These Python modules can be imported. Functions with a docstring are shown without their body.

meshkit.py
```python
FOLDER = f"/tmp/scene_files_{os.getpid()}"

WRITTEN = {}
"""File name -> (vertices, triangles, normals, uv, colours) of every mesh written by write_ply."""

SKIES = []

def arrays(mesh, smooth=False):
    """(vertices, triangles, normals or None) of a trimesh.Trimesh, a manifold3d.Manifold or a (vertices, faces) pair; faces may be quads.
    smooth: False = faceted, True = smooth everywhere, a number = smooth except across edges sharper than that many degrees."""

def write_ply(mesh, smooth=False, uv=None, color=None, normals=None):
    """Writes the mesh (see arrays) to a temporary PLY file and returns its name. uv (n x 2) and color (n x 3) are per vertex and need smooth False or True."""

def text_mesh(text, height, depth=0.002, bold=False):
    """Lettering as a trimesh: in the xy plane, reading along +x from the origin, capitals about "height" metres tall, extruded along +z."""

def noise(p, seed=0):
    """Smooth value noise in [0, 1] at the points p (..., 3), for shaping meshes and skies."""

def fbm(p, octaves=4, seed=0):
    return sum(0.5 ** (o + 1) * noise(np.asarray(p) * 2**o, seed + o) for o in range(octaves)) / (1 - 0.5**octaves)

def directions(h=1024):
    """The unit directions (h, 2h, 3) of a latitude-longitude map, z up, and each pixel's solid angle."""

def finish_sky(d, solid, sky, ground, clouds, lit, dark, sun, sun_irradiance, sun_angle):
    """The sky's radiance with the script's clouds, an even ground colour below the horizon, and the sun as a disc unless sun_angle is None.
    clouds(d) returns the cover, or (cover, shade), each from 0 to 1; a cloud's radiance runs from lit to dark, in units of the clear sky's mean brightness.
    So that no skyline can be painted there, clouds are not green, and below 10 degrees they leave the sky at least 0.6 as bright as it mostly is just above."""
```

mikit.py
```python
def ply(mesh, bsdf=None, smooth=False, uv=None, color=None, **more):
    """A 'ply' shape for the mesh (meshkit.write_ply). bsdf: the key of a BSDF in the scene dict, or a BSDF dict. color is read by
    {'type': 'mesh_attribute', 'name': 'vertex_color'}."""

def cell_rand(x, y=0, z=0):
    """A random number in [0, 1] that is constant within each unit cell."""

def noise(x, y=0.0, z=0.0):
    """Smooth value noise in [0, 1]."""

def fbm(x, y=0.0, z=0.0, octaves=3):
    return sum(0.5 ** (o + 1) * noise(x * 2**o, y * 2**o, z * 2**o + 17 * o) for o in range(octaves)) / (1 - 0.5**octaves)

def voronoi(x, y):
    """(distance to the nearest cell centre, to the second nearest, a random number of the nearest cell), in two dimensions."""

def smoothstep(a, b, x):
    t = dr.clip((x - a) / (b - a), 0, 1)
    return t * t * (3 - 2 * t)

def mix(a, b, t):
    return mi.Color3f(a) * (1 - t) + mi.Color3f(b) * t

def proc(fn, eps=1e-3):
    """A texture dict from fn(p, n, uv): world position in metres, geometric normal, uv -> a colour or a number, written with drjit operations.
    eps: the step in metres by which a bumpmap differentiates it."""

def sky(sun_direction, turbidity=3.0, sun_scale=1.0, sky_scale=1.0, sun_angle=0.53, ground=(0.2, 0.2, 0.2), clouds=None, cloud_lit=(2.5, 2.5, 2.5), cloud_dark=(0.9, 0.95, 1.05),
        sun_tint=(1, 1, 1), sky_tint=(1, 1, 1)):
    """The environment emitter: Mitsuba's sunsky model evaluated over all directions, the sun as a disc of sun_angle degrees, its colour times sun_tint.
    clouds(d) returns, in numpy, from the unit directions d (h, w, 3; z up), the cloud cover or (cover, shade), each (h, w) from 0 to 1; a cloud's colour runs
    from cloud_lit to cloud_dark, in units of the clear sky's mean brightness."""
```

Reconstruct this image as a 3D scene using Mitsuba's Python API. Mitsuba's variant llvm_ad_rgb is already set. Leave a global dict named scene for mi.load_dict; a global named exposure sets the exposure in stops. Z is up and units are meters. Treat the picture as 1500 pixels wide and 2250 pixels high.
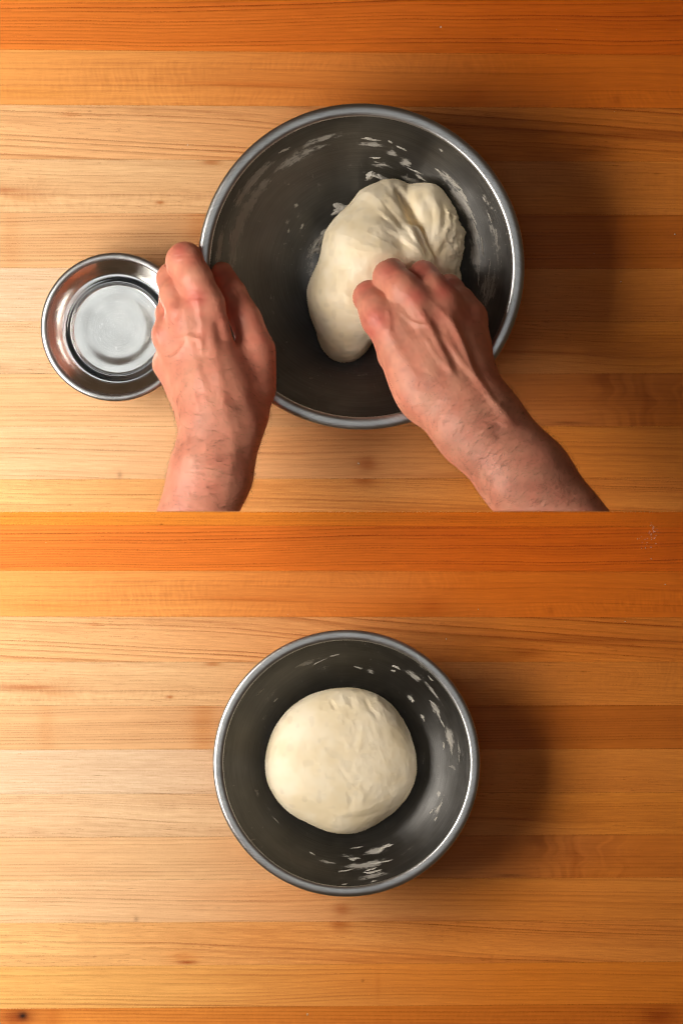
import math, random
import numpy as np
import drjit as dr
import mitsuba as mi
import trimesh
import mikit, meshkit
from mikit import proc, ply, noise, fbm, cell_rand, smoothstep, mix
from scipy.ndimage import zoom as nd_zoom
from scipy.interpolate import PchipInterpolator
from scipy.spatial import cKDTree

T = mi.ScalarTransform4f
rng = np.random.default_rng(7)
random.seed(7)
scene, labels = {}, {}

# ------------------------------------------------------------------ camera, lamps, exposure
H = 4.0                      # height of the lens above the table
S = 0.625 / 1500             # metres on the table per photo pixel
scene['camera'] = {'type': 'perspective', 'fov': 2 * math.degrees(math.atan(0.3125 / H)), 'fov_axis': 'x', 'near_clip': 0.1, 'far_clip': 30.0,
                   'to_world': T().look_at(origin=[0, 0, H], target=[0, 0, 0], up=[0, 1, 0])}
exposure = -0.28
LAMP = np.array([-0.86, -0.06, 0.86])
scene['softbox_lamp'] = {'type': 'rectangle', 'to_world': T().look_at(origin=LAMP.tolist(), target=[-0.76, -0.06, 0.0], up=[1, 0, 0]).scale([0.46, 0.30, 1]),
                         'bsdf': {'type': 'diffuse', 'reflectance': {'type': 'rgb', 'value': 0.2}},
                         'emitter': {'type': 'area', 'radiance': {'type': 'rgb', 'value': [16.4, 15.2, 13.6]}}}
labels['softbox_lamp'] = {'label': 'long white softbox lamp to the left of the tables', 'category': 'lamp'}
scene['ceiling_lamp'] = {'type': 'rectangle', 'to_world': T().look_at(origin=[-0.2, 0.1, 5.2], target=[-0.2, 0.1, 0.0], up=[0, 1, 0]).scale([1.1, 1.1, 1]),
                         'bsdf': {'type': 'diffuse', 'reflectance': {'type': 'rgb', 'value': 0.6}},
                         'emitter': {'type': 'area', 'radiance': {'type': 'rgb', 'value': [0.92, 0.96, 0.95]}}}
labels['ceiling_lamp'] = {'label': 'wide dim ceiling light panel above both tables', 'category': 'lamp'}
scene['room_light'] = {'type': 'constant', 'radiance': {'type': 'rgb', 'value': [0.085, 0.050, 0.027]}}


def at(px, py, z=0.0):
    """Where the point at height z stands that the plan drawing (photo pixels) puts at px, py."""
    k = S * (H - z) / H
    return np.array([(px - 750) * k, (1125 - py) * k, z])


def put(key, mesh, bsdf, smooth=False, **more):
    scene[key] = ply(mesh, bsdf, smooth, **more)
    return key


def nth(name, used={}):
    n = used.get(name, 0)
    used[name] = n + 1
    return name if n == 0 else f'{name}_{n:03d}'


# ------------------------------------------------------------------ materials
def rgb(*v):
    return {'type': 'rgb', 'value': list(v)}


# wood: uv.x = position along the plank (in thousandths of the plan drawing), uv.y = plank number + position across it
PL = 'ZABCDEFGHIJKL'
#        base left             base right            slope   freq  line  figure
WOOD = {  # pale left to deeper orange right: part of the lamp falloff is painted in
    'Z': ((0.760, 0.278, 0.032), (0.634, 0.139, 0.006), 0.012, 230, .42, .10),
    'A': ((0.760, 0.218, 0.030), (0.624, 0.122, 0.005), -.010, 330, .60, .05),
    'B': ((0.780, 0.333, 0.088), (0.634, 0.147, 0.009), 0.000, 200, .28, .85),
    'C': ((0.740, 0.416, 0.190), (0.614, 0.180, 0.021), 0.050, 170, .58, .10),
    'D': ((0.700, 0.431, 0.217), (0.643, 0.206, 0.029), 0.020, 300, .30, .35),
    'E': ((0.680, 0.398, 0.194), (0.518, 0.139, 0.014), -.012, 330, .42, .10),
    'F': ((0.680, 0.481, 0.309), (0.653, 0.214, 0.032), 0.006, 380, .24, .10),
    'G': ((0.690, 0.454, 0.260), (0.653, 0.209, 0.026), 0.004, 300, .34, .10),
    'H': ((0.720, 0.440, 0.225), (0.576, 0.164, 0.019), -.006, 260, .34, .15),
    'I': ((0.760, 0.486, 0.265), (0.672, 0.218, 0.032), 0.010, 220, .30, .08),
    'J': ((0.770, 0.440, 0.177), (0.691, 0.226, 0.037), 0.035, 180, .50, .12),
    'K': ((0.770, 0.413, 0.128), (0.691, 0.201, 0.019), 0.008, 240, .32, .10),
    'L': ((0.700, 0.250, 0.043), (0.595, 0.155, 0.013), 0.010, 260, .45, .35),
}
#  plank, x (plan px), t across from the far edge, half length, half width, colour factor, strength
MARKS = [
    ('D', 465, .05, 22, .050, (.62, .34, .14), .95), ('D', 352, .80, 11, .040, (.66, .40, .20), .95),
    ('D', -20, .58, 110, .08, (.64, .38, .24), .85), ('D', 40, .72, 70, .10, (.85, .66, .5), .6),
    ('E', 440, .5, 34, 1.2, (.85, .68, .50), .85), ('E', 25, .5, 22, 1.0, (.92, .82, .72), .7),
    ('C', 150, .18, 22, .06, (.84, .66, .5), .7), ('C', 1290, .80, 60, .10, (.62, .45, .35), .7), ('C', 1420, .5, 300, .07, (.55, .40, .30), .75),
    ('B', 1040, .80, 34, .16, (.86, .72, .6), .8), ('B', 60, .78, 140, .10, (.9, .85, .65), .6), ('B', 560, .6, 200, .04, (.85, .68, .5), .6), ('B', 1355, .85, 10, .09, (.7, .55, .5), .6),
    ('I', 263, .92, 6, .07, (.62, .55, .50), .8), ('J', 800, .05, 26, .20, (.62, .36, .18), .85), ('I', 806, .72, 22, .14, (.66, .42, .25), .8),
    ('J', 398, .93, 26, .05, (.50, .26, .12), .95), ('J', 388, .80, 40, .14, (.86, .66, .45), .7),
    ('L', -50, .20, 62, .24, (.40, .20, .10), .95), ('L', -36, .17, 13, .10, (.08, .07, .07), 1.0), ('L', 45, .2, 24, .3, (.7, .5, .35), .6), ('L', 1640, .3, 50, .3, (.5, .3, .2), .7),
    ('H', 1320, .10, 40, .16, (.72, .58, .5), .6), ('H', 1420, .55, 10, .5, (.82, .7, .6), .6), ('H', 1250, .93, 40, .03, (.45, .33, .28), .8),
    ('K', 900, .5, 8, .4, (.88, .78, .66), .6), ('J', 1100, .9, 300, .06, (.66, .45, .3), .5), ('K', 700, .992, 900, .014, (.55, .38, .25), .8), ('K', 860, .4, 4, .04, (.6, .45, .4), .8),
    ('Z', 330, .95, 5, .08, (.55, .38, .25), .8), ('G', 1200, .60, 300, .04, (.72, .55, .42), .6), ('I', 1000, .95, 160, .05, (.72, .55, .42), .6),
    ('F', 160, .58, 12, .012, (.6, .5, .4), .8), ('I', 250, .20, 12, .012, (.65, .55, .45), .8), ('I', 85, .42, 10, .015, (.6, .5, .4), .8),
    ('H', 1010, .55, 9, .016, (.5, .4, .3), .8), ('G', 700, .80, 14, .016, (.6, .45, .35), .8), ('I', 480, .66, 9, .02, (.55, .45, .38), .5),
]


def wood_color(p, n, uv):
    idx = dr.floor(uv.y)
    t = uv.y - idx
    X, Y = uv.x * 0.4167, (1 - t) * 0.049                # metres
    x = uv.x * 1000
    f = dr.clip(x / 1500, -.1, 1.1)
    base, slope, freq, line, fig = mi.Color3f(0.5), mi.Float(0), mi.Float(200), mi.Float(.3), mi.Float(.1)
    e = smoothstep(-.02, .92, f + .22 * (cell_rand(idx, 3, 9) - .5) + .16 * (noise(X * 8, Y * 30, idx * 9.1) - .5))  # blend along the plank; carries painted light falloff, with uneven borders per plank
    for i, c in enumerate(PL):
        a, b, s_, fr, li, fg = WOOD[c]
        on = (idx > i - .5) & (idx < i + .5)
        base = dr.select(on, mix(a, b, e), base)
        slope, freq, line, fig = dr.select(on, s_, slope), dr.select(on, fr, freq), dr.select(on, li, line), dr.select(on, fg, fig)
    z = idx * 13.7
    warp = (noise(X * 5, Y * 12, z) - .5) * .009 + (noise(X * 14, Y * 50, z + 3) - .5) * .0022
    v = Y + slope * (X - .3) + .12 * slope * (X - .3) * (X - .3) * 4 + warp
    # growth rings: soft lines, every one of its own strength, crowded and loose by turns
    ph = v * freq + 3.0 * noise(v * 60, X * 1.2, z + 5)
    k, r = dr.floor(ph), ph - dr.floor(ph)
    amp = cell_rand(k, idx, 3) * (.35 + .9 * noise(X * 9, k * 1.7, z))
    ring = dr.square(r) * r * (1 - smoothstep(.80, 1.0, r)) * 1.5
    tone = fbm(X * 5, v * 90, z + 8, 3) - .5
    fibre = noise(X * 55, v * 1500, z) - .5
    fibre2 = noise(X * 160, v * 3600, z + 2) - .5
    dash = smoothstep(.80, .93, noise(X * 110, v * 1900, z + 11)) * smoothstep(.45, .75, noise(X * 12, v * 70, z + 4))
    # ladder figure of the rays, crossways
    lad = (noise(X * 520 + 9 * noise(X * 20, Y * 60, z), Y * 130, z) - .5) * smoothstep(.35, .7, noise(X * 7, Y * 85, z + 21)) * fig
    fl = 1.02 - line * amp * ring * 1.2 + .30 * tone + .22 * fibre + .15 * fibre2 - .26 * dash + .36 * lad
    # crossways curl at the right of plank H
    h = PL.index('H')
    curl = smoothstep(1270, 1330, x) * (1 - smoothstep(1520, 1620, x)) * dr.select((idx > h - .5) & (idx < h + .5), 1.0, 0.0)
    fl = fl - curl * .26 * (noise(X * 230 + 5 * noise(X * 30, Y * 90, 5), Y * 26, 77) - .35)
    fl = dr.clip(fl, .15, 1.35)
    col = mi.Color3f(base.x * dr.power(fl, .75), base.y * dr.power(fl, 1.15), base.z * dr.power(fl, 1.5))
    wob = .55 + .9 * noise(X * 60, v * 900, z + 1)
    for c, mx, mt, rx, rt, cf, st in MARKS:
        i = PL.index(c)
        d = dr.square((x - mx) / rx) + dr.square((t - mt + .0006 * (x - mx) * (0 if rt > .2 else -.25)) / rt)
        m = dr.exp(-d * 1.1) * st * dr.select((idx > i - .5) & (idx < i + .5), 1.0, 0.0) * dr.clip(wob, 0, 1)
        col = col * (1 - m * (1 - mi.Color3f(cf)))
    seam = smoothstep(.0, .016, t) * smoothstep(.0, .016, 1 - t)
    return col * (.76 + .24 * seam)


def wood_rough(p, n, uv):
    return .40 + .12 * noise(uv.x * 40, uv.y * 60) + .05 * noise(uv.x * 4, uv.y * 3)


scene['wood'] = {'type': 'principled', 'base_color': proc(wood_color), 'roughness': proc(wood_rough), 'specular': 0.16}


def steel(center, R, arcs, base, rough, seed):
    """Worn brushed steel with dried dough smeared on the inside: arcs = (angle deg, radius/R, half angle deg, half width/R, strength)."""
    cx, cy = center

    def polar(p):
        dx, dy = p.x - cx, p.y - cy
        return dr.atan2(dy, dx), dr.sqrt(dx * dx + dy * dy) / R

    def mask(p, n, uv):
        th, r = polar(p)
        m = mi.Float(0)
        for a, rc, da, dw, st in arcs:
            a, da = math.radians(a), math.radians(da)
            dth = th - a
            dth = dth - 2 * math.pi * dr.round(dth / (2 * math.pi))
            m = dr.maximum(m, st * dr.exp(-dr.square(dth / da) - dr.square((r - rc) / dw)))
        streak = .55 * noise(th * 14 * 1.0, r * 150, seed) + .45 * noise(th * 60, r * 330, seed + 3)
        blot = noise(p.x * 260, p.y * 260, seed + 9)
        on = smoothstep(.53, .74, m * .62 + streak * .42 + blot * .16 - .02)
        speck = smoothstep(.90, .97, noise(p.x * 420, p.y * 420, seed + 5)) * smoothstep(.62, .8, noise(p.x * 40, p.y * 40, seed + 6)) * .6
        inside = dr.select((n.z > 0.05) & (r < .93), 1.0, 0.0)
        return dr.clip(dr.maximum(on * smoothstep(.05, .3, m), speck), 0, 1) * inside * .62

    def metal_color(p, n, uv):
        th, r = polar(p)
        s = noise(th * 5, r * 400, seed + 1) - .5
        b = fbm(p.x * 45, p.y * 45, p.z * 45 + seed, 3) - .5
        scratch = smoothstep(.93, .98, noise(p.x * 900 + p.y * 300, p.y * 90 - p.x * 80, seed))
        k = 1 + .22 * s + .45 * b + .25 * scratch
        return mi.Color3f(base) * dr.clip(k, .4, 1.5)

    def metal_rough(p, n, uv):
        th, r = polar(p)
        return rough + .10 * (fbm(p.x * 60, p.y * 60, p.z * 60, 2) - .5) + .08 * (noise(th * 8, r * 500, seed) - .5)

    metal = {'type': 'principled', 'base_color': proc(metal_color), 'metallic': 1.0, 'roughness': proc(metal_rough)}
    if arcs:
        metal['anisotropic'] = .85
    if not arcs:
        return metal
    return {'type': 'blendbsdf', 'weight': proc(mask), 'a': metal,
            'b': {'type': 'principled', 'base_color': rgb(.46, .44, .40), 'roughness': .55, 'specular': .5}}


R1, R2 = .1462, .1200
B1, B2, B3 = at(793, 585, .095)[:2], at(761, 1678, .078)[:2], at(253, 718, .052)[:2]
ARCS1 = [(158, .80, 28, .035, 1.0), (143, .86, 14, .03, .95), (120, .80, 18, .03, .8), (172, .88, 12, .02, .9), (105, .84, 14, .02, .7), (84, .78, 8, .018, .85), (75, .75, 3, .02, .9), (68, .72, 4, .03, .8),
         (80, .67, 9, .02, .6), (98, .64, 7, .03, .45), (70, .58, 10, .03, .5), (58, .64, 9, .022, 1.0), (45, .78, 8, .03, .85), (33, .75, 12, .035, 1.0), (20, .74, 12, .03, .95), (8, .72, 12, .05, .8),
         (28, .88, 10, .015, .6), (12, .85, 20, .03, .6), (-8, .80, 10, .06, .75), (136, .52, 5, .03, .6), (144, .45, 6, .03, .6), (146, .55, 3, .02, .6), (170, .50, 10, .06, .3), (196, .58, 5, .04, .5),
         (205, .60, 6, .03, .35), (268, .64, 9, .025, .5), (235, .78, 14, .02, .35), (150, .33, 25, .035, .8), (175, .31, 14, .025, .7)]
ARCS2 = [(112, .80, 10, .02, .75), (105, .72, 9, .02, .45), (140, .76, 8, .02, .5), (150, .70, 12, .02, .4), (76, .70, 5, .03, .6), (52, .82, 6, .025, .9), (40, .84, 10, .015, .8), (44, .68, 3, .02, .9),
         (30, .66, 3, .02, .8), (30, .78, 6, .03, .8), (12, .80, 9, .03, .9), (5, .85, 7, .015, .6), (0, .58, 9, .025, .5), (-26, .78, 8, .025, .6), (-20, .74, 2, .02, .8),
         (-72, .72, 8, .03, .85), (-80, .80, 12, .025, .95), (-78, .88, 10, .02, .7), (-90, .72, 8, .02, .6), (-100, .78, 7, .015, .6), (-55, .82, 10, .02, .4), (200, .72, 6, .02, .5), (212, .7, 4, .02, .5), (235, .75, 5, .015, .4)]
STEEL = (.150, .149, .147)
scene['bowl_steel'] = steel(B1, R1, ARCS1, STEEL, .35, 3)
scene['bowl_steel_second'] = steel(B2, R2, ARCS2, STEEL, .35, 31)
scene['rim_steel'] = steel((0, 0), .15, [], (.46, .47, .48), .34, 5)
scene['polished_steel'] = steel(B3, .0686, [], (.86, .86, .84), .17, 8)
scene['water_clear'] = {'type': 'dielectric', 'int_ior': 1.33}


def dough_bump(p, n, uv):
    return fbm(p.x * 220, p.y * 220, p.z * 220, 3) + .4 * noise(p.x * 900, p.y * 900, p.z * 900)


def dough_color(p, n, uv):
    a = fbm(p.x * 60, p.y * 60, p.z * 60, 3)
    b = smoothstep(.62, .8, noise(p.x * 150, p.y * 150, p.z * 150))
    return mix((.80, .68, .46), (.86, .765, .58), smoothstep(.25, .75, a)) * (1 - .07 * b)


scene['dough_skin'] = {'type': 'bumpmap', 'arbitrary': proc(dough_bump, 4e-4), 'scale': .00035,
                       'bsdf': {'type': 'principled', 'base_color': proc(dough_color), 'roughness': .48, 'specular': .45}}
scene['dough_dry'] = {'type': 'principled', 'base_color': rgb(.40, .38, .34), 'roughness': .5}


def skin_bump(p, n, uv):
    return fbm(p.x * 420, p.y * 520, p.z * 420, 2) + .5 * noise(p.x * 1300, p.y * 1300, p.z * 1300) + .5 * noise(p.x * 90, p.y * 900, p.z * 200)


scene['skin'] = {'type': 'bumpmap', 'arbitrary': proc(skin_bump, 3e-4), 'scale': .00035,
                 'bsdf': {'type': 'principled', 'base_color': {'type': 'mesh_attribute', 'name': 'vertex_color'}, 'roughness': .48, 'specular': .55}}
scene['hair'] = {'type': 'principled', 'base_color': rgb(.13, .060, .033), 'roughness': .45}
scene['nail'] = {'type': 'principled', 'base_color': rgb(.62, .36, .29), 'roughness': .3}
scene['flour_white'] = {'type': 'diffuse', 'reflectance': rgb(.8, .77, .70)}


# ------------------------------------------------------------------ the two table tops, plank by plank
def plank_mesh(y0l, y0r, y1l, y1r, idx, local, gap=.00003):
    """A board with eased edges between the photo rows y0 (far) and y1 (near), given at the left and right border."""
    xl, xr, th, c = -.42, .42, .038, .00012
    w = .3125

    def row(l, r, x):
        pl, pr = at(0, l)[1], at(1500, r)[1]
        return pl + (pr - pl) * (x + w) / (2 * w)
    N = 24
    xs = np.linspace(xl, xr, N)
    ring = []
    for x in xs:
        a, b = row(y0l, y0r, x) - gap, row(y1l, y1r, x) + gap
        ring.append([(x, a, -th), (x, a, -c), (x, a - c, 0), (x, b + c, 0), (x, b, -c), (x, b, -th)])
    V = np.array(ring).reshape(-1, 3)
    F = []
    for i in range(N - 1):
        for j in range(6):
            a, b = i * 6 + j, i * 6 + (j + 1) % 6
            F.append([a, b, b + 6, a + 6])
    F = np.array(F)
    F = np.vstack([F[:, [0, 1, 2]], F[:, [0, 2, 3]]])
    for o in (0, (N - 1) * 6):
        caps = np.array([[o, o + k, o + k + 1] for k in range(1, 5)])
        F = np.vstack([F, caps if o else caps[:, ::-1]])
    px = V[:, 0] / S + 750
    tt = np.tile([0.001, .001, .01, .99, .999, .999], N)
    uv = np.stack([local(px) / 1000, idx + tt], 1)
    m = trimesh.Trimesh(V, F, process=False)
    if m.volume < 0:
        m.faces = m.faces[:, ::-1]
    # flat facets with per-vertex uv: split the vertices
    v, f = m.vertices[m.faces].reshape(-1, 3), np.arange(len(m.faces) * 3).reshape(-1, 3)
    return (v, f), uv[m.faces].reshape(-1, 2)


def table(key, rows, local):
    for (c, a, b) in rows:
        mesh, uv = plank_mesh(a[0], a[1], b[0], b[1], PL.index(c), local)
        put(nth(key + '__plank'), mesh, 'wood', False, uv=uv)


e1 = [(-30, -30), (108, 120), (229, 237), (349, 355), (466, 472), (588, 590), (705, 706), (821, 820), (937, 936), (1053, 1050), (1125, 1125)]
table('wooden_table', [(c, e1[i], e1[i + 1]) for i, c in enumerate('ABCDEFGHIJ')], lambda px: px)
e2 = [(1125, 1125), (1153, 1158), (1254, 1256), (1355, 1357), (1455, 1455), (1551, 1550), (1648, 1646), (1745, 1742), (1841, 1834), (1936, 1928), (2029, 2022), (2125, 2114), (2218, 2206), (2310, 2300)]
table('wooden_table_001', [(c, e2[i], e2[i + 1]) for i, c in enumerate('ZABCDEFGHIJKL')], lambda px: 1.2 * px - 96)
labels['wooden_table'] = {'label': 'pale maple butcher block table top under the forearms and the water bowl', 'category': 'table'}
labels['wooden_table_001'] = {'label': 'maple butcher block table top with orange far planks under the round dough ball bowl', 'category': 'table'}


# ------------------------------------------------------------------ bowls
def revolve(profile, n=256):
    P = np.asarray(profile, float)
    a = np.linspace(0, 2 * np.pi, n, endpoint=False)
    m = len(P)
    V = np.stack([np.outer(np.cos(a), P[:, 0]), np.outer(np.sin(a), P[:, 0]), np.tile(P[:, 1], (n, 1))], -1).reshape(-1, 3)
    i, j = np.meshgrid(np.arange(n), np.arange(m), indexing='ij')
    i2, j2 = (i + 1) % n, (j + 1) % m
    F = np.stack([i * m + j, i2 * m + j, i2 * m + j2, i * m + j2], -1).reshape(-1, 4)
    F = np.vstack([F[:, [0, 1, 2]], F[:, [0, 2, 3]]])
    t = trimesh.Trimesh(V, F, process=False)
    t.merge_vertices()
    t.update_faces(t.nondegenerate_faces())
    if t.volume < 0:
        t.invert()
    return t


INNER = np.array([(0, .0040), (.030, .0040), (.046, .0043), (.054, .0058), (.070, .0128), (.090, .0238), (.106, .0354), (.120, .0494), (.1295, .0634), (.1355, .0784), (.1380, .0895), (.1388, .0950)])


def inner_z(R):
    k = R / .150
    return PchipInterpolator(INNER[:, 0] * k, INNER[:, 1] * k)


def profile(R, wall=.0012):
    k = R / .150
    u = np.linspace(0, 1, 70)
    s = np.concatenate([[0], np.cumsum(np.hypot(*np.diff(INNER, axis=0).T))])
    r, z = PchipInterpolator(s, INNER[:, 0])(u * s[-1]) * k, PchipInterpolator(s, INNER[:, 1])(u * s[-1]) * k
    r[0] = 0
    d = np.gradient(np.stack([r, z], 1), axis=0)
    d /= np.linalg.norm(d, axis=1, keepdims=True)
    out = np.stack([r + d[:, 1] * wall, z - d[:, 0] * wall], 1)
    out[0, 0] = 0
    out[:, 1] = np.maximum(out[:, 1], .0006)
    return np.vstack([np.stack([r, z], 1), out[::-1]])


def mixing_bowl(key, c, R, bsdf):
    k = R / .150
    P, nt = profile(R), 257
    d = np.gradient(P, axis=0)
    h = len(P) // 2
    d[:h], d[h:] = np.gradient(P[:h], axis=0), np.gradient(P[h:], axis=0)
    d /= np.linalg.norm(d, axis=1, keepdims=True)
    q = np.linspace(0, 2 * np.pi, nt)
    co, si, m_ = np.cos(q), np.sin(q), len(P)
    V = np.stack([np.outer(co, P[:, 0]) + c[0], np.outer(si, P[:, 0]) + c[1], np.tile(P[:, 1], (nt, 1))], -1).reshape(-1, 3)
    Nn = np.stack([np.outer(co, -d[:, 1]), np.outer(si, -d[:, 1]), np.tile(d[:, 0], (nt, 1))], -1).reshape(-1, 3)
    uv = np.stack([np.tile(np.linspace(0, 1, m_), nt), np.repeat(q / (2 * np.pi), m_)], 1)
    i, j = np.meshgrid(np.arange(nt - 1), np.arange(m_ - 1), indexing='ij')
    F = np.stack([i * m_ + j, i * m_ + j + 1, (i + 1) * m_ + j + 1, (i + 1) * m_ + j], -1).reshape(-1, 4)
    F = np.vstack([F[:, [0, 1, 2]], F[:, [0, 2, 3]]])
    path = meshkit.write_ply((V, F), False, uv, None, normals=Nn)
    scene[key + '__body'] = {'type': 'ply', 'filename': path, 'face_normals': False, 'bsdf': {'type': 'ref', 'id': bsdf}}
    a = np.linspace(0, 2 * np.pi, 40, endpoint=False)
    sq = lambda v: np.sign(v) * np.abs(v) ** .8
    rim = np.stack([.1441 * k + .0060 * k * sq(np.cos(a)), .0938 * k + .0036 * k * sq(np.sin(a))], 1)
    m = revolve(rim)
    # a little dented, as used bowls are
    th = np.arctan2(m.vertices[:, 1], m.vertices[:, 0])
    m.vertices[:, 2] += .0003 * np.sin(3 * th + 1) + .00012 * np.sin(11 * th)
    m.apply_translation([c[0], c[1], 0])
    put(key + '__rolled_rim', m, 'rim_steel', 60)


mixing_bowl('mixing_bowl', B1, R1, 'bowl_steel')
mixing_bowl('mixing_bowl_001', B2, R2, 'bowl_steel_second')
labels['mixing_bowl'] = {'label': 'large dull steel mixing bowl held by a hand, dough being folded inside', 'category': 'bowl'}
labels['mixing_bowl_001'] = {'label': 'smaller dull steel mixing bowl with a round dough ball, no hands near it', 'category': 'bowl'}


def smear(key, c, R, px, py, length, width, seed, turn=0.0, thick=.0003, bsdf='dough_dry'):
    """A dried dough scrap lying on the inside of the bowl, with a ragged outline."""
    iz = inner_z(R)
    q = at(px, py, .05 * R / .15)[:2]
    th0, r0 = math.atan2(q[1] - c[1], q[0] - c[0]), math.hypot(*(q - c))
    g = np.random.default_rng(seed)
    n, rings = 40, 5
    a = np.linspace(0, 2 * np.pi, n, endpoint=False)
    ph = g.uniform(0, 7, 8)
    rag = 1 + sum(g.uniform(.08, .34) / (1 + .25 * k) * np.sin((k + 2) * a + ph[k]) for k in range(7))
    rag = np.clip(rag, .25, 2)
    V = []
    for k in range(rings + 1):
        f = k / rings
        u, w = f * rag * np.cos(a) * length / 2, f * rag * np.sin(a) * width / 2
        du, dw = u * math.cos(turn) - w * math.sin(turn), u * math.sin(turn) + w * math.cos(turn)
        r = np.clip(r0 + dw, .002, R * .915)
        th = th0 + du / max(r0, .01)
        h = thick * (1 - f ** 3) * (.5 + meshkit.noise(np.stack([du, dw, 0 * du], 1) * 700, seed)) + .00012 - (.0004 if k == rings else 0)
        e = 1e-4
        sl = (iz(r + e) - iz(r - e)) / (2 * e)
        nr, nz = -sl / np.hypot(1, sl), 1 / np.hypot(1, sl)
        rr = r + nr * h
        V.append(np.stack([c[0] + rr * np.cos(th), c[1] + rr * np.sin(th), iz(r) + nz * h], 1))
    V = np.vstack(V)
    F = []
    for k in range(rings):
        for i in range(n):
            j = (i + 1) % n
            F += [[k * n + i, (k + 1) * n + i, (k + 1) * n + j], [k * n + i, (k + 1) * n + j, k * n + j]]
    m = trimesh.Trimesh(V, F, process=False)
    m.update_faces(m.nondegenerate_faces())
    if m.face_normals[:, 2].mean() < 0:
        m.invert()
    put(nth(key + '__dough_smear'), m, bsdf, True)


mm = .001
SM1 = [(813, 305, 20, 3.2), (857, 311, 5, 3), (881, 324, 10, 3), (912, 372, 13, 2.6), (925, 387, 14, 3), (897, 389, 10, 3), (940, 402, 8, 3), (963, 374, 10, 2), (985, 388, 9, 3.0),
       (1002, 405, 15, 4), (1018, 428, 16, 4.5), (1028, 453, 16, 4), (1040, 478, 14, 2.8), (1046, 503, 12, 2), (1062, 440, 9, 1.2), (1075, 480, 14, 1.2), (1090, 520, 12, 1.2), (1060, 540, 22, 1.6),
       (1040, 560, 18, 1.6), (1075, 590, 16, 1.2), (1052, 610, 18, 1.4), (1064, 640, 15, 1.2), (968, 333, 5, 2), (826, 343, 14, 2.2), (506, 520, 16, 2.2), (527, 440, 18, 2.6), (548, 408, 14, 2), (625, 332, 12, 3), (650, 446, 5, 4), (663, 491, 6, 4), (633, 502, 4, 3)]
for i, (px, py, l, w) in enumerate(SM1):
    smear('mixing_bowl', B1, R1, px, py, l * .85 * mm, w * .62 * mm, 100 + i, turn=rng.uniform(-.12, .12))
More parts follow.
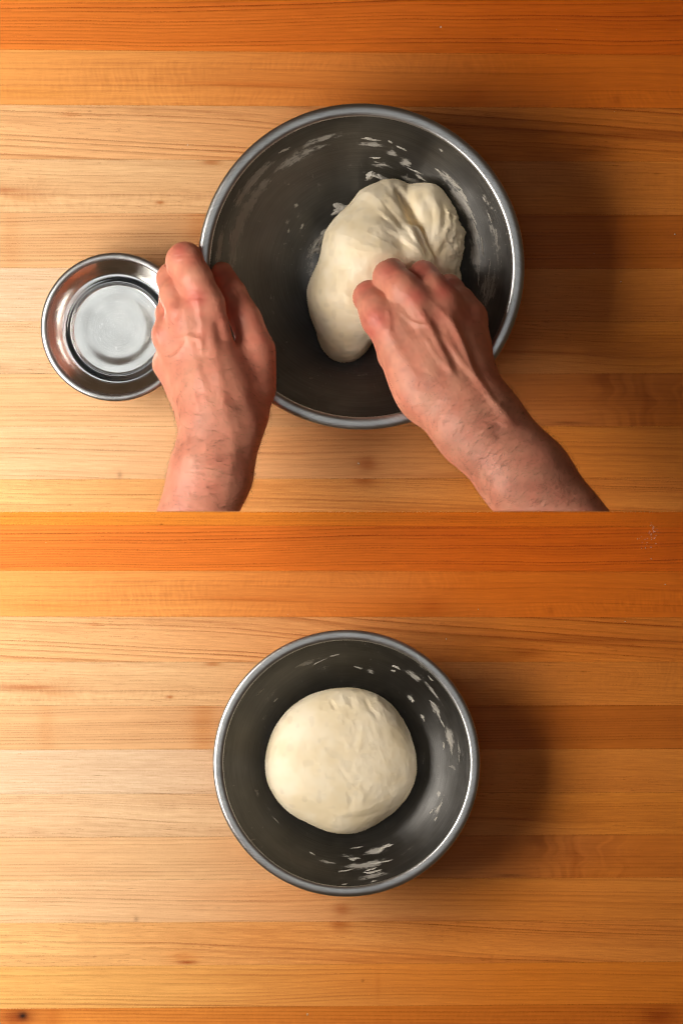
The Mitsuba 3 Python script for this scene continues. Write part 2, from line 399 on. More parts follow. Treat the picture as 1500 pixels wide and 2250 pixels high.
# the wet film round the foot of the dough
for i, (px, py, l, w, tu) in enumerate([(752, 452, 24, 8, .1), (716, 505, 26, 7, .0), (700, 540, 14, 5, .3), (838, 384, 22, 4, .2), (813, 380, 10, 6, -.6), (992, 580, 10, 6, .2)]):
    smear('mixing_bowl', B1, R1, px, py, l * mm, w * mm, 300 + i, turn=tu, thick=.0022)
SM2 = [(735, 1440, 12, 1.4), (700, 1455, 14, 1.2), (870, 1466, 8, 4), (864, 1475, 4, 3), (906, 1540, 6, 4), (930, 1580, 7, 3), (950, 1545, 6, 2), (963, 1570, 9, 2), (972, 1590, 10, 1.8), (988, 1630, 10, 3), (975, 1640, 9, 2),
       (948, 1785, 5, 2), (964, 1775, 9, 2.4), (957, 1800, 5, 2), (850, 1862, 16, 3), (838, 1868, 10, 3), (780, 1888, 10, 2), (775, 1891, 8, 2), (838, 1895, 18, 2), (815, 1910, 12, 1.8), (818, 1915, 15, 3), (760, 1913, 18, 1.4), (785, 1866, 12, 1.4), (820, 1932, 7, 1.6), (757, 1938, 6, 1.4),
       (685, 1877, 7, 1.2), (605, 1804, 8, 1.2), (572, 1520, 10, 1.2), (605, 1540, 6, 2), (930, 1464, 8, 1.2), (945, 1490, 9, 1.2), (787, 1468, 10, 2)]
for i, (px, py, l, w) in enumerate(SM2):
    smear('mixing_bowl_001', B2, R2, px, py, l * .9 * mm, w * .66 * mm, 500 + i, turn=rng.uniform(-.2, .2), thick=.0003)

# the small bowl of water
W_IN = np.array([(0, .0022), (.0235, .0022), (.0250, .00225), (.0345, .00295), (.0360, .0030), (.0402, .0030), (.0422, .0046), (.0450, .0098), (.0480, .0165), (.0515, .0245), (.0550, .0330), (.0580, .0410), (.0612, .0505)])
sv = np.concatenate([[0], np.cumsum(np.hypot(*np.diff(W_IN, axis=0).T))])
uu = np.linspace(0, sv[-1], 110)
wr, wz = PchipInterpolator(sv, W_IN[:, 0])(uu), PchipInterpolator(sv, W_IN[:, 1])(uu)
wr[0] = 0
dd = np.gradient(np.stack([wr, wz], 1), axis=0)
dd /= np.linalg.norm(dd, axis=1, keepdims=True)
wo = np.stack([wr + dd[:, 1] * .0009, np.maximum(wz - dd[:, 0] * .0009, .0005)], 1)
wo[0, 0] = 0
m = revolve(np.vstack([np.stack([wr, wz], 1), wo[::-1]]))
m.apply_translation([*B3, 0])
put('water_bowl__body', m, 'polished_steel', 40)
aa = np.linspace(0, 2 * np.pi, 32, endpoint=False)
m = revolve(np.stack([.0640 + .0034 * np.cos(aa), .0502 + .0022 * np.sin(aa)], 1))
m.apply_translation([*B3, 0])
put('water_bowl__rolled_rim', m, 'rim_steel', 60)
labels['water_bowl'] = {'label': 'small shiny steel bowl half full of clear water, beside the left hand', 'category': 'bowl'}
LEVEL = .0205
inside = wz < LEVEL
rw, zw = wr[inside] - .00005, wz[inside] + .00012
rw[0] = 0
re = float(np.interp(LEVEL, wz, wr)) - .00008
top = [(re, LEVEL + .0005), (re - .0006, LEVEL + .0001), (re - .002, LEVEL - .0001), (0, LEVEL - .0001)]
m = revolve(np.vstack([np.stack([rw, zw], 1), top]))
m.apply_translation([*B3, 0])
put('water', m, 'water_clear', 40)
labels['water'] = {'label': 'clear water standing in the small steel bowl', 'category': 'water'}


# ------------------------------------------------------------------ bodies from signed distances
def cone(p, a, b, ra, rb, flat=None, k=1.0):
    a, b = np.asarray(a, np.float32), np.asarray(b, np.float32)
    d = b - a
    t = np.clip(((p - a) @ d) / float(d @ d + 1e-12), 0, 1)
    q = p - a - t[:, None] * d
    if flat is not None:
        n = np.asarray(flat, np.float32)
        q = q + (k - 1) * (q @ n)[:, None] * n
    return np.sqrt((q * q).sum(1)) - (ra + (rb - ra) * t)


def smin(a, b, k):
    h = np.maximum(k - np.abs(a - b), 0) / k
    return np.minimum(a, b) - h * h * k * .25


def surface(fn, lo, hi, h):
    """The zero surface of fn as a mesh (surface nets), vertices pulled on to it."""
    lo, hi = np.asarray(lo, float), np.asarray(hi, float)
    n = np.ceil((hi - lo) / h / 4).astype(int) * 4 + 1
    ax = [lo[i] + h * np.arange(n[i]) for i in range(3)]
    cax = [a[::4] for a in ax]
    C = fn(np.stack(np.meshgrid(*cax, indexing='ij'), -1).reshape(-1, 3).astype(np.float32)).reshape([len(c) for c in cax])
    F = nd_zoom(C, [n[i] / C.shape[i] for i in range(3)], order=1, grid_mode=False).astype(np.float32)
    near = np.abs(F) < 5 * h
    I = np.argwhere(near)
    F[near] = fn((lo + I * h).astype(np.float32))
    s = F < 0
    nx, ny, nz = n
    acc = np.zeros((nx - 1, ny - 1, nz - 1, 3), np.float32)
    cnt = np.zeros((nx - 1, ny - 1, nz - 1), np.float32)
    quads = []
    for axis in range(3):
        o1, o2 = [k for k in range(3) if k != axis]
        A = [slice(None)] * 3; Bs = [slice(None)] * 3
        A[axis], Bs[axis] = slice(0, -1), slice(1, None)
        fa, fb = F[tuple(A)], F[tuple(Bs)]
        cross = (fa < 0) != (fb < 0)
        E = np.argwhere(cross)
        ok = (E[:, o1] > 0) & (E[:, o2] > 0) & (E[:, o1] < n[o1] - 1) & (E[:, o2] < n[o2] - 1)
        E = E[ok]
        va, vb = fa[tuple(E.T)], fb[tuple(E.T)]
        t = va / (va - vb)
        P = E.astype(np.float32).copy()
        P[:, axis] += t
        cells = []
        for d1, d2 in ((0, 0), (-1, 0), (-1, -1), (0, -1)):
            c = E.copy(); c[:, o1] += d1; c[:, o2] += d2
            np.add.at(acc, tuple(c.T), P)
            np.add.at(cnt, tuple(c.T), 1)
            cells.append(np.ravel_multi_index(c.T, cnt.shape))
        q = np.stack(cells, 1)
        flip = (va < 0) if axis != 1 else (va >= 0)
        q[flip] = q[flip][:, ::-1]
        quads.append(q)
    used = cnt.reshape(-1) > 0
    idx = np.cumsum(used) - 1
    V = lo + (acc.reshape(-1, 3)[used] / cnt.reshape(-1)[used][:, None]) * h
    Q = idx[np.vstack(quads)]
    M = trimesh.Trimesh(V, np.vstack([Q[:, [0, 1, 2]], Q[:, [0, 2, 3]]]), process=False)
    if M.volume < 0:
        M.invert()
    trimesh.smoothing.filter_taubin(M, lamb=.5, nu=.52, iterations=4)
    v = np.array(M.vertices)
    for _ in range(2):
        f = fn(v.astype(np.float32))
        N = normals(v, M.faces)
        v = v - .8 * np.clip(f, -h, h)[:, None] * N
    M.vertices = v
    trimesh.smoothing.filter_taubin(M, lamb=.5, nu=.52, iterations=3)
    parts = M.split(only_watertight=False)
    if len(parts) > 1:
        M = max(parts, key=lambda q: len(q.faces))
    return M


def normals(v, f):
    n = np.zeros_like(v)
    c = np.cross(v[f[:, 1]] - v[f[:, 0]], v[f[:, 2]] - v[f[:, 0]])
    for k in range(3):
        np.add.at(n, f[:, k], c)
    return n / np.maximum(np.linalg.norm(n, axis=1, keepdims=True), 1e-20)


def line_dist(v, pts):
    """Distance in plan from the vertices to a polyline, and how far along it (0..1)."""
    P = np.array(pts)[:, :2]
    # rounded corners
    for _ in range(2):
        P = np.vstack([P[:1], np.stack([.75 * P[:-1] + .25 * P[1:], .25 * P[:-1] + .75 * P[1:]], 1).reshape(-1, 2), P[-1:]])
    best, along = np.full(len(v), 9.0), np.zeros(len(v))
    L = np.concatenate([[0], np.cumsum(np.hypot(*np.diff(P, axis=0).T))])
    for i in range(len(P) - 1):
        a, d = P[i], P[i + 1] - P[i]
        l2 = d @ d
        if l2 < 1e-14:
            continue
        t = np.clip((v[:, :2] - a) @ d / l2, 0, 1)
        q = np.hypot(*(v[:, :2] - a - t[:, None] * d).T)
        m = q < best
        best[m], along[m] = q[m], (L[i] + t[m] * math.sqrt(l2)) / L[-1]
    return best, along


def ridges(v, n, lines, z):
    """Raises (or sinks) the upward side along lines given in plan: (points, height, half width)."""
    up = np.clip((n[:, 2] - .05) / .45, 0, 1)
    d = np.zeros(len(v))
    for pts, hgt, wid in lines:
        q, s = line_dist(v, [at(*p, z) for p in pts])
        d += hgt * np.exp(-(q / wid) ** 2) * np.clip(np.minimum(s, 1 - s) * 6, 0.15, 1) * up
    return d


DZ = -.020                   # the hands rest on the rim


def chain(p, pts, k=.004):
    d = None
    for (a, b) in zip(pts[:-1], pts[1:]):
        c = cone(p, at(a[0], a[1], a[2] + DZ), at(b[0], b[1], b[2] + DZ), a[3], b[3])
        d = c if d is None else smin(d, c, k)
    return d


def hand_fn(spec):
    def fn(p):
        palm = None
        for a, b, *fl in spec['palm']:
            c = cone(p, at(a[0], a[1], a[2] + DZ), at(b[0], b[1], b[2] + DZ), a[3], b[3], *fl)
            palm = c if palm is None else smin(palm, c, spec.get('kp', .014))
        out = None
        for pts in spec['fingers']:
            c = smin(palm, chain(p, pts), .0075)
            out = c if out is None else smin(out, c, .0018)
        return np.maximum(out, .0004 - p[:, 1])
    return fn


def nrm(*v):
    v = np.array(v, float)
    return v / np.linalg.norm(v)


LEFT = {
    'palm': [
        ((408, 1200, .172, .0335), (463, 1040, .168, .0335), nrm(.12, -.1, 1), 1.25),
        ((463, 1040, .168, .0335), (484, 945, .163, .0330), nrm(.12, -.1, 1), 1.28),
        ((484, 945, .163, .0325), (472, 860, .160, .0315), nrm(-.1, 0, 1), 1.4),
        ((510, 930, .157, .0200), (452, 668, .150, .0145)),
        ((480, 920, .158, .0190), (406, 695, .150, .0140)),
        ((455, 910, .153, .0185), (368, 738, .139, .0125)),
        ((440, 900, .148, .0180), (370, 800, .122, .0130)),
        ((545, 905, .146, .0180), (556, 800, .138, .0185)),
    ],
    'fingers': [
        [(452, 668, .150, .0160), (426, 612, .148, .0160), (405, 572, .138, .0160), (402, 566, .112, .0130), (410, 570, .086, .0100)],
        [(402, 692, .148, .0140), (384, 648, .137, .0130), (376, 612, .122, .0128), (376, 604, .096, .0110), (388, 610, .074, .0090)],
        [(366, 738, .139, .0125), (370, 690, .120, .0110), (376, 660, .100, .0105), (384, 650, .080, .0090)],
        [(368, 800, .120, .0115), (372, 740, .100, .0100), (380, 705, .082, .0090), (388, 695, .066, .0080)],
        [(556, 850, .142, .0200), (563, 770, .136, .0165), (540, 702, .128, .0138), (512, 645, .120, .0122), (488, 598, .108, .0098)],
    ],
}
RIGHT = {
    'palm': [
        ((1285, 1195, .185, .0345), (1158, 1052, .178, .0370), nrm(.1, -.1, 1), 1.22),
        ((1158, 1052, .178, .0370), (1050, 930, .170, .0380), nrm(.1, -.1, 1), 1.30),
        ((1050, 930, .170, .0370), (965, 830, .158, .0400), nrm(.1, .1, 1), 1.65),
        ((965, 830, .158, .0390), (930, 740, .148, .0380), nrm(.1, .1, 1), 1.9),
        ((940, 860, .160, .0190), (836, 700, .144, .0150)),
        ((975, 850, .164, .0190), (915, 668, .150, .0145)),
        ((1010, 845, .162, .0190), (975, 662, .143, .0140)),
        ((1045, 850, .154, .0190), (1032, 695, .130, .0140)),
        ((940, 875, .152, .0190), (868, 780, .130, .0150)),
    ],
    'fingers': [
        [(834, 700, .144, .0160), (824, 676, .139, .0150), (812, 652, .124, .0142), (818, 648, .098, .0115), (834, 656, .082, .0095)],
        [(914, 668, .150, .0160), (886, 634, .146, .0150), (857, 608, .132, .0150), (862, 598, .105, .0120), (878, 612, .084, .0095)],
        [(974, 664, .143, .0150), (952, 634, .140, .0138), (929, 608, .127, .0135), (929, 600, .102, .0112), (939, 612, .083, .0090)],
        [(1032, 696, .130, .0145), (1012, 662, .123, .0120), (992, 636, .112, .0108), (987, 626, .092, .0095), (992, 634, .078, .0082)],
        [(900, 800, .128, .0150), (865, 740, .112, .0130), (860, 695, .096, .0110), (868, 660, .083, .0090)],
    ],
}
# ---- dough being folded in the large bowl
iz1 = inner_z(R1)


def in_bowl(p, c, iz, R):
    r = np.hypot(p[:, 0] - c[0], p[:, 1] - c[1])
    rr = np.clip(r, 0, R * .9)
    sl = (iz(rr + 1e-4) - iz(np.maximum(rr - 1e-4, 0))) / 2e-4
    return ((iz(rr) + .0004 - p[:, 2]) / np.sqrt(1 + sl * sl)).astype(np.float32)


def D(px, py, z):
    return at(px, py, z * .88)


def dough_fn(p):
    k = 1.12
    u = (0, 0, 1)
    g = lambda a, b, ra, rb, f=k: cone(p, D(*a), D(*b), ra, rb, u, f)
    main = g((758, 738, .028), (772, 655, .036), .0240, .0365)
    main = smin(main, g((772, 655, .036), (810, 545, .043), .0365, .0395), .020)
    main = smin(main, g((812, 545, .043), (845, 462, .042), .0400, .0262), .012)
    main = smin(main, g((845, 462, .042), (868, 434, .040), .0262, .0150), .012)
    main = smin(main, g((840, 560, .045), (905, 560, .046), .0330, .0200), .014)
    main = smin(main, g((830, 640, .040), (900, 620, .046), .0340, .0230), .014)
    fold = g((885, 432, .040), (935, 452, .043), .0125, .0190)
    fold = smin(fold, g((935, 452, .043), (962, 520, .047), .0190, .0195), .010)
    fold = smin(fold, g((962, 520, .047), (962, 600, .045), .0195, .0190), .010)
    fold = smin(fold, g((972, 470, .046), (985, 560, .046), .0120, .0120), .008)
    # the flap pulled over towards the fingers
    flap = g((905, 515, .070), (925, 572, .070), .0090, .0100)
    main = smin(main, flap, .010)
    d = smin(main, fold, .0022)
    return np.maximum(d, in_bowl(p, B1, iz1, R1))


def smooth_np(t):
    t = np.clip(t, 0, 1)
    return t * t * (3 - 2 * t)


def roughen(v, n, amps, seed=0):
    d = np.zeros(len(v))
    for f, a in amps:
        d += a * (meshkit.noise(v * f, seed + int(f)) - .5) * 2
    return d


lo, hi = D(660, 820, .0) - [.004, .004, .004], D(1030, 380, .11)
hi[2] = .105
dm = surface(dough_fn, lo, hi, .00135)
v, f = np.array(dm.vertices), dm.faces
n = normals(v, f)
LN = [  # creases and stretched folds
    ([(868, 402), (890, 440), (905, 475), (922, 512), (937, 550), (942, 590)], -.0050, .0032),
    ([(848, 425), (872, 452), (892, 480), (908, 510)], .0016, .0030), ([(838, 440), (865, 470), (885, 497), (905, 520)], -.0018, .0020),
    ([(822, 450), (858, 487), (880, 510), (900, 530)], .0014, .0028), ([(835, 474), (862, 492)], -.0016, .0018), ([(850, 500), (885, 525), (915, 545), (922, 560)], .0022, .0026),
    ([(868, 530), (895, 540), (925, 562)], -.0022, .0022), ([(885, 510), (910, 528), (926, 556)], -.0018, .0016), ([(900, 500), (925, 560)], .0012, .0016),
    ([(905, 420), (930, 470), (942, 530)], .0010, .0030), ([(925, 418), (948, 470), (955, 510)], -.0010, .0026), ([(945, 425), (966, 462), (966, 520), (950, 560)], .0026, .0034),
    ([(975, 445), (978, 480), (962, 525), (945, 560)], -.0032, .0026), ([(985, 460), (990, 490), (978, 510)], .0022, .0026), ([(992, 505), (975, 530), (965, 570)], -.0020, .0022), ([(1000, 470), (1003, 510)], .0012, .002),
    ([(692, 745), (720, 752), (760, 750), (795, 745)], -.0008, .0016), ([(697, 757), (725, 766), (765, 764), (800, 755)], -.0010, .0016), ([(705, 768), (735, 778), (765, 776), (795, 768)], -.0010, .0014), ([(715, 780), (745, 788), (775, 784)], -.0008, .0013),
    ([(690, 700), (730, 712), (790, 705)], -.0004, .002), ([(688, 725), (730, 734), (800, 725)], -.0006, .002), ([(745, 760), (770, 770), (800, 768)], .0012, .0022),
]
g = np.random.default_rng(21)
for a in np.linspace(97, 172, 13):                    # stretch marks fanning out from the pinch
    a = math.radians(a + g.uniform(-2, 2))
    r0, r1 = g.uniform(15, 60), g.uniform(85, 165)
    b = a + g.uniform(-.12, .12)
    LN.append(([(925 + r0 * math.cos(a), 575 - r0 * math.sin(a)), (925 + .5 * (r0 + r1) * math.cos(.5 * (a + b)), 575 - .5 * (r0 + r1) * math.sin(.5 * (a + b))), (925 + r1 * math.cos(b), 575 - r1 * math.sin(b))], g.choice([-1, 1]) * g.uniform(.0002, .0006), g.uniform(.0010, .0020)))
for a in np.linspace(35, 88, 12):
    a = math.radians(a + g.uniform(-2, 2))
    LN.append(([(945 + 25 * math.cos(a), 575 - 25 * math.sin(a)), (945 + 130 * math.cos(a), 575 - 130 * math.sin(a))], g.choice([-1, 1]) * g.uniform(.0004, .0011), g.uniform(.0010, .0018)))
LN = [(p_, h_ * (1.0 if abs(h_) > .004 else .5), w_ * .9) for p_, h_, w_ in LN]
d = ridges(v, n, LN, .06) + roughen(v, n, [(45, .0009), (110, .0004), (260, .00025)], 3)
ragged = smooth_np((v[:, 0] - at(955, 0, .05)[0]) / .02) * smooth_np((at(0, 425, .05)[1] - v[:, 1]) / .012)
d += ragged * roughen(v, n, [(150, .0018), (330, .0013), (620, .0007)], 8)
hd = hand_fn(RIGHT)(v.astype(np.float32))              # the dough gives way under the fingers
d += np.exp(-((hd - .012) / .006) ** 2) * .0012 - np.clip(.0012 - hd, 0, .012)
# finger dents under the right hand
v = v + n * d[:, None]
low = in_bowl(v, B1, iz1, R1)
v[:, 2] += np.maximum(low, 0)
put('bread_dough', (v, f), 'dough_skin', True)
labels['bread_dough'] = {'label': 'creased pale bread dough folded over under the fingers of the right hand', 'category': 'dough'}

# ---- the round ball
iz2 = inner_z(R2)
C2 = at(753, 1673, .040)


def ball_fn(p):
    q = p - np.array([C2[0], C2[1], .030], np.float32)
    a = np.arctan2(q[:, 1], q[:, 0])
    r = np.hypot(q[:, 0], q[:, 1])
    R = .0672 + .0013 * np.cos(2 * a) - .0009 * np.cos(3 * a - .6) + .0012 * np.cos(a - 2.9) + .0007 * np.cos(5 * a + 1)
    zz = np.where(q[:, 2] > 0, q[:, 2] / .030, q[:, 2] / .034)
    e = np.power(np.power(r / R, 2.5) + np.power(np.abs(zz), 2.3), 1 / 2.4) - 1
    return np.maximum(e * .040, in_bowl(p, B2, iz2, R2))


bm = surface(ball_fn, [C2[0] - .076, C2[1] - .074, 0.0], [C2[0] + .076, C2[1] + .074, .080], .0014)
v, f = np.array(bm.vertices), bm.faces
n = normals(v, f)
LN2 = [
    ([(690, 1545), (735, 1530), (790, 1545), (850, 1530)], -.0006, .004), ([(725, 1540), (738, 1562)], -.0012, .0016), ([(752, 1528), (758, 1556)], .0010, .0020), ([(768, 1530), (775, 1560)], -.0012, .0016), ([(785, 1534), (790, 1556)], .0011, .002),
    ([(800, 1532), (812, 1560), (830, 1575)], -.0013, .0018), ([(822, 1535), (845, 1560)], .0012, .0022), ([(838, 1525), (862, 1550), (885, 1580)], -.0009, .0018), ([(705, 1560), (722, 1548)], -.0010, .0016),
    ([(760, 1740), (775, 1760), (765, 1785)], -.0012, .0022), ([(735, 1790), (780, 1785), (830, 1770), (880, 1755)], .0008, .0026), ([(750, 1800), (800, 1797), (850, 1783)], -.0008, .0018), ([(780, 1730), (800, 1745), (790, 1775)], .0009, .0026),
    ([(850, 1745), (870, 1760), (895, 1750)], -.0007, .0016), ([(700, 1640), (730, 1620), (760, 1640)], -.0004, .0030), ([(800, 1590), (790, 1640), (800, 1680)], .0005, .0030), ([(870, 1600), (900, 1640)], .0006, .003),
    ([(840, 1700), (835, 1740), (855, 1770)], .0006, .003), ([(640, 1720), (670, 1770), (720, 1800)], -.0004, .003), ([(745, 1690), (770, 1720)], -.0006, .002),
]
d = .5 * ridges(v, n, LN2, .06) + roughen(v, n, [(24, .0012), (70, .0004), (150, .00018), (320, .00012)], 11)
east = np.clip((v[:, 0] - C2[0]) / .05 + .2, 0, 1)
d += east * roughen(v, n, [(190, .00025), (400, .0002)], 19)
v = v + n * d[:, None]
v[:, 2] += np.maximum(in_bowl(v, B2, iz2, R2), 0)
put('dough_ball', (v, f), 'dough_skin', True)
labels['dough_ball'] = {'label': 'smooth round ball of bread dough resting in the smaller bowl', 'category': 'dough'}


# ------------------------------------------------------------------ the person's two forearms and hands
L_LINES = [
    ([(376, 556), (404, 548), (428, 552)], -.0005, .0010), ([(374, 566), (402, 558), (432, 562)], -.0005, .0010), ([(376, 577), (406, 569), (436, 573)], -.0004, .0010), ([(418, 634), (440, 640), (462, 634)], -.0004, .0012), ([(412, 650), (438, 656), (462, 650)], -.0004, .0012),
    ([(432, 640), (440, 690), (446, 730), (440, 770)], .0014, .0030), ([(470, 640), (500, 720), (540, 800)], .0012, .0050), ([(380, 745), (420, 738), (446, 752), (440, 790)], .0011, .0022),
    ([(345, 775), (380, 790), (402, 765), (412, 740)], .0012, .0022), ([(452, 680), (470, 760), (488, 850), (500, 930)], .0014, .0050), ([(402, 705), (430, 790), (455, 870)], .0008, .0040),
    ([(440, 790), (425, 850), (440, 910)], .0009, .0024), ([(480, 700), (488, 760)], -.0022, .0050), ([(425, 720), (440, 800)], -.0008, .0060), ([(505, 860), (530, 900), (555, 960)], -.0012, .0060),
    ([(380, 1000), (430, 985), (470, 990)], -.0004, .003), ([(372, 705), (392, 690), (396, 640)], -.0020, .0035), ([(350, 735), (335, 738)], .0015, .0060), ([(500, 925), (520, 985), (500, 1080)], .0010, .006),
]
R_LINES = [
    ([(795, 655), (812, 645), (826, 634)], -.0004, .0010), ([(838, 612), (856, 606), (872, 594)], -.0004, .0010), ([(842, 622), (862, 614), (880, 602)], -.0004, .0010), ([(912, 612), (930, 606), (944, 594)], -.0004, .0010), ([(806, 712), (828, 704), (846, 690)], -.0004, .0011), ([(896, 672), (916, 664), (934, 650)], -.0004, .0011),
    ([(948, 660), (975, 690), (1003, 730), (1024, 780), (1040, 825), (1062, 860), (1090, 900), (1130, 940)], .0022, .0034), ([(955, 722), (990, 762), (1022, 812), (1056, 846)], .0013, .0028),
    ([(912, 662), (935, 704), (968, 770), (1000, 840)], .0018, .0036), ([(832, 700), (870, 760), (925, 850)], .0010, .0050), ([(850, 675), (858, 705), (856, 735)], .0010, .0022), ([(876, 680), (905, 712), (945, 716)], .0009, .0020),
    ([(878, 640), (890, 690), (915, 745)], -.0016, .0050), ([(950, 690), (975, 750), (1010, 820)], -.0022, .0040), ([(1005, 700), (1030, 770), (1048, 820)], -.0014, .0050), ([(976, 660), (1010, 740), (1040, 840)], .0012, .0040),
    ([(930, 735), (960, 790), (1000, 830)], .0009, .0026), ([(860, 800), (900, 850), (960, 900)], .0006, .006), ([(1085, 880), (1105, 905), (1110, 950)], .0022, .0080), ([(1095, 930), (1085, 965)], -.0016, .0060),
    ([(1040, 900), (1000, 930), (960, 940)], -.0006, .003),
]
# how red the skin is: (px, py, radius, amount)
L_RED = [(430, 655, 26, .9), (395, 545, 22, .8), (420, 560, 25, .4), (345, 735, 24, .5), (372, 690, 30, .45), (385, 610, 24, .3), (440, 690, 12, .6), (500, 700, 60, .5), (490, 600, 40, .5), (570, 760, 80, .4), (345, 610, 20, .3)]
R_RED = [(825, 700, 26, .95), (812, 730, 20, .8), (915, 650, 24, .9), (800, 628, 22, .55), (852, 590, 26, .75), (925, 590, 24, .75), (972, 640, 24, .8), (985, 615, 22, .8), (930, 690, 16, .5), (1025, 690, 30, .4), (960, 690, 30, .4)]


def skin_colors(v, reds, z, seed):
    a = meshkit.fbm(v * 60, 3, seed)[:, None]
    b = meshkit.noise(v * 240, seed + 5)[:, None]
    c = np.array([.620, .246, .162]) * (1 + .34 * (a - .5)) * (1 + .16 * (b - .5))
    red = np.zeros(len(v))
    for px, py, r, amt in reds:
        q = np.hypot(*(v[:, :2] - at(px, py, z)[:2]).T)
        red = np.maximum(red, amt * np.exp(-(q / (r * S)) ** 2))
    red *= .85 + .3 * meshkit.noise(v * 130, seed + 9)
    c = c * (1 - red[:, None] * np.array([.06, .46, .40]))
    m = meshkit.noise(v * 90, seed + 2)[:, None]
    return np.clip(c * (1 + (m - .5) * np.array([.06, .30, .30])), 0, 1)


def grow_hair(v, n, f, density, along, seed, count, length):
    """Fine curved hairs rooted on the skin: 3-sided tapering tubes, one mesh."""
    g = np.random.default_rng(seed)
    tri = v[f]
    area = np.linalg.norm(np.cross(tri[:, 1] - tri[:, 0], tri[:, 2] - tri[:, 0]), axis=1)
    w = area * density(tri.mean(1), n[f].mean(1))
    pick = g.choice(len(f), count, p=w / w.sum())
    u = g.dirichlet([1, 1, 1], count)
    root = (tri[pick] * u[:, :, None]).sum(1)
    N = (n[f[pick]] * u[:, :, None]).sum(1)
    N /= np.linalg.norm(N, axis=1, keepdims=True)
    A = along(root, g)
    A = A - (A * N).sum(1, keepdims=True) * N
    A /= np.linalg.norm(A, axis=1, keepdims=True) + 1e-9
    Bn = np.cross(N, A)
    Lh = length * g.uniform(.5, 1.25, count)
    curl = g.normal(0, .38, count)
    lift = g.uniform(.25, .75, count)
    rad = g.uniform(.000045, .00007, count)
    K = 5
    pts = []
    for k in range(K):
        s = k / (K - 1)
        ang = curl * s
        pts.append(root - N * .0003 + (A * np.cos(ang)[:, None] + Bn * np.sin(ang)[:, None]) * (s * Lh)[:, None] + N * (lift * Lh * s * (1 - .62 * s))[:, None])
    V, F = [], []
    base = 0
    P = np.stack(pts, 1)
    for k in range(K):
        r = rad * (1 - .8 * k / (K - 1))
        for q in range(3):
            a = 2 * math.pi * q / 3
            V.append(P[:, k] + (N * math.cos(a) + Bn * math.sin(a)) * r[:, None])
    V = np.stack(V, 1)                                  # count, K*3, 3
    loc = []
    for k in range(K - 1):
        for q in range(3):
            q2 = (q + 1) % 3
            loc += [[k * 3 + q, k * 3 + q2, k * 3 + 3 + q2], [k * 3 + q, k * 3 + 3 + q2, k * 3 + 3 + q]]
    loc = np.array(loc)
    F = (loc[None] + (np.arange(count) * K * 3)[:, None, None]).reshape(-1, 3)
    V = V.reshape(-1, 3)
    V[:, 1] = np.maximum(V[:, 1], .0004)
    return V, F


def nail_mesh(center, ax, up, length, width):
    ax = nrm(*ax); up = np.array(up, float); up = nrm(*(up - (up @ ax) * ax)); side = np.cross(ax, up)
    n, k = 13, 9
    V = []
    for i in range(k):
        s = i / (k - 1)
        wloc = width * (1 - .35 * abs(2 * s - 1) ** 3)
        for j in range(n):
            t = 2 * j / (n - 1) - 1
            V.append(center + ax * (s - .5) * length + side * t * wloc / 2 + up * (.0014 * (1 - t * t) - .0012 * t * t - .0008 * (2 * s - 1) ** 2))
    V = np.array(V)
    F = [[i * n + j, i * n + j + 1, (i + 1) * n + j + 1, (i + 1) * n + j] for i in range(k - 1) for j in range(n - 1)]
    V2 = V - up * .0006
    o = len(V)
    F2 = [[a + o for a in q[::-1]] for q in F]
    m = trimesh.Trimesh(np.vstack([V, V2]), [t for q in F + F2 for t in ((q[0], q[1], q[2]), (q[0], q[2], q[3]))], process=False)
    return m


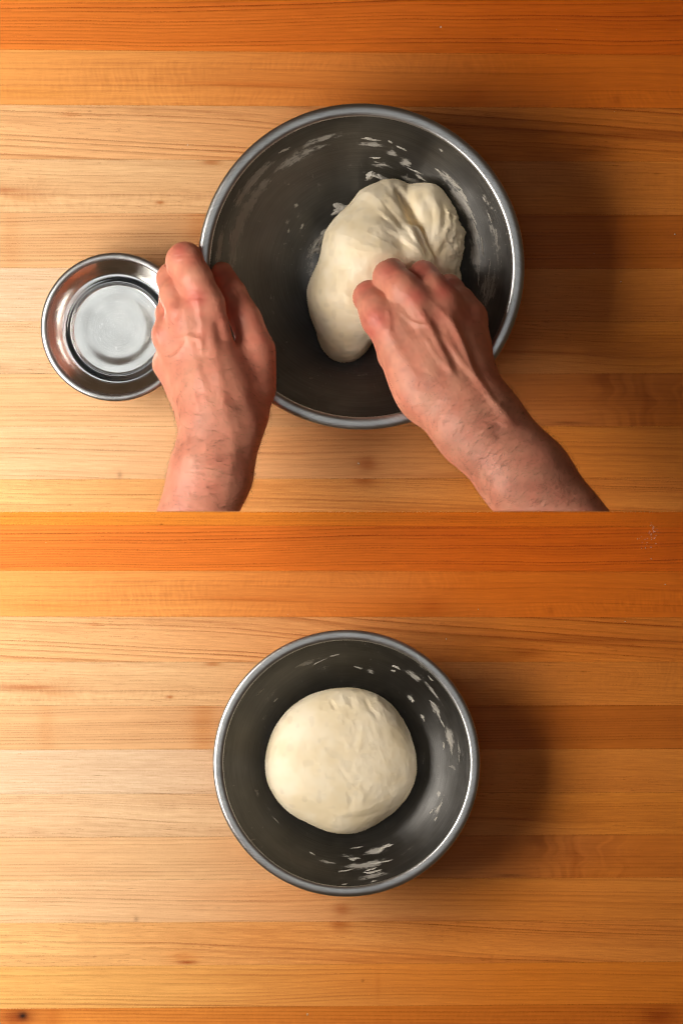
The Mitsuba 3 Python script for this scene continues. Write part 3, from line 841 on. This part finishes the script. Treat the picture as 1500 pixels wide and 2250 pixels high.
ARM_LABELS = ['left hand gripping the rim of the large bowl, thumb inside', 'right hand with curled fingers pressing into the dough']
BOX = [((310, 1135), (630, 515), .030, .205), ((755, 1135), (1390, 550), .040, .218)]
for i, (spec, lines, reds, box) in enumerate([(LEFT, L_LINES, L_RED, BOX[0]), (RIGHT, R_LINES, R_RED, BOX[1])]):
    key = 'person__arm' if i == 0 else 'person__arm_001'
    lo, hi = at(*box[0]), at(*box[1])
    lo[2], hi[2] = box[2], box[3]
    lo[1] = -.006
    am = surface(hand_fn(spec), lo, hi, .0014)
    v, f = np.array(am.vertices), am.faces
    n = normals(v, f)
    cut = v[:, 1] < .002
    d = .8 * ridges(v, n, lines, .14) + roughen(v, n, [(60, .0005), (150, .00014)], 40 + i)
    v = v + n * (d * ~cut)[:, None]
    v[:, 1] = np.maximum(v[:, 1], .0003)
    put(key, (v, f), 'skin', True, color=skin_colors(v, reds, .15, 60 + i))
    labels[key] = {'label': ARM_LABELS[i]}
    n = normals(v, f)
    if i == 0:
        axis0, axis1 = at(428, 1125), at(440, 620)
    else:
        axis0, axis1 = at(1211, 1125), at(880, 640)
    ax = nrm(*(axis1 - axis0))

    def dens(p, nn, axis0=axis0, ax=ax, i=i):
        s = (p - axis0) @ ax
        w = np.clip(1.0 - (s - .090) / (.085 if i == 0 else .095), 0.0, 1) ** 1.3
        w = w * np.clip(.35 + nn[:, 2], 0, 1) * (p[:, 1] > .003)
        return w * (.4 + meshkit.noise(p * 70, 5)) + 1e-9

    def along(root, g, ax=ax, i=i):
        m = len(root)
        side = np.array([ax[1], -ax[0], 0])
        base = (side * .9 - ax * .25) if i == 0 else (-ax * .05 + side * .8 + np.array([0, .25, 0]))
        return base + g.normal(0, .16, (m, 3))

    hv = grow_hair(v, n, f, dens, along, 80 + i, 2300 if i == 0 else 2800, .0100)
    put(key + '__arm_hair', hv, 'hair', True)
    labels[key + '__arm_hair'] = {'kind': 'stuff'}
    if i == 0:
        tip, prev = at(488, 598, .108 + DZ), at(512, 645, .120 + DZ)
        put(key + '__thumbnail', nail_mesh(tip + np.array([.001, .0, .0085]) + nrm(*(tip - prev)) * .001, tip - prev, (.25, .1, 1), .012, .0125), 'nail', True)
labels['person'] = {'label': 'person seen only as two hairy bare forearms, steadying the large bowl and folding dough', 'category': 'person'}

# ------------------------------------------------------------------ flour spilt on the table
g = np.random.default_rng(5)
bits = []
spots = [(1437 + g.normal(0, 6), 1168 + g.normal(0, 11), g.uniform(.00015, .0004)) for _ in range(34)]
spots += [(1408 + g.normal(0, 12), 1196 + g.normal(0, 12), g.uniform(.00015, .0003)) for _ in range(16)]
spots += [(1430, 1228, .0004), (1461, 1284, .0005), (1373, 1366, .0005), (1050, 1339, .0006), (787, 1018, .0009), (968, 58, .0006), (1482, 514, .0006), (1363, 618, .0006), (980, 1404, .0004), (675, 2230, .0008), (412, 318, .0004)]
spots += [(g.uniform(40, 1460), g.uniform(20, 2230), g.uniform(.0001, .00025)) for _ in range(30)]
for px, py, r in spots:
    b = trimesh.creation.icosphere(subdivisions=1, radius=r)
    b.vertices *= g.uniform(.6, 1.4, 3)
    b.apply_translation(at(px, py) + [0, 0, r * .5])
    bits.append(b)
put('flour_specks', trimesh.util.concatenate(bits), 'flour_white', False)
labels['flour_specks'] = {'label': 'tiny white specks of flour scattered on the wooden tables', 'category': 'flour', 'kind': 'stuff'}
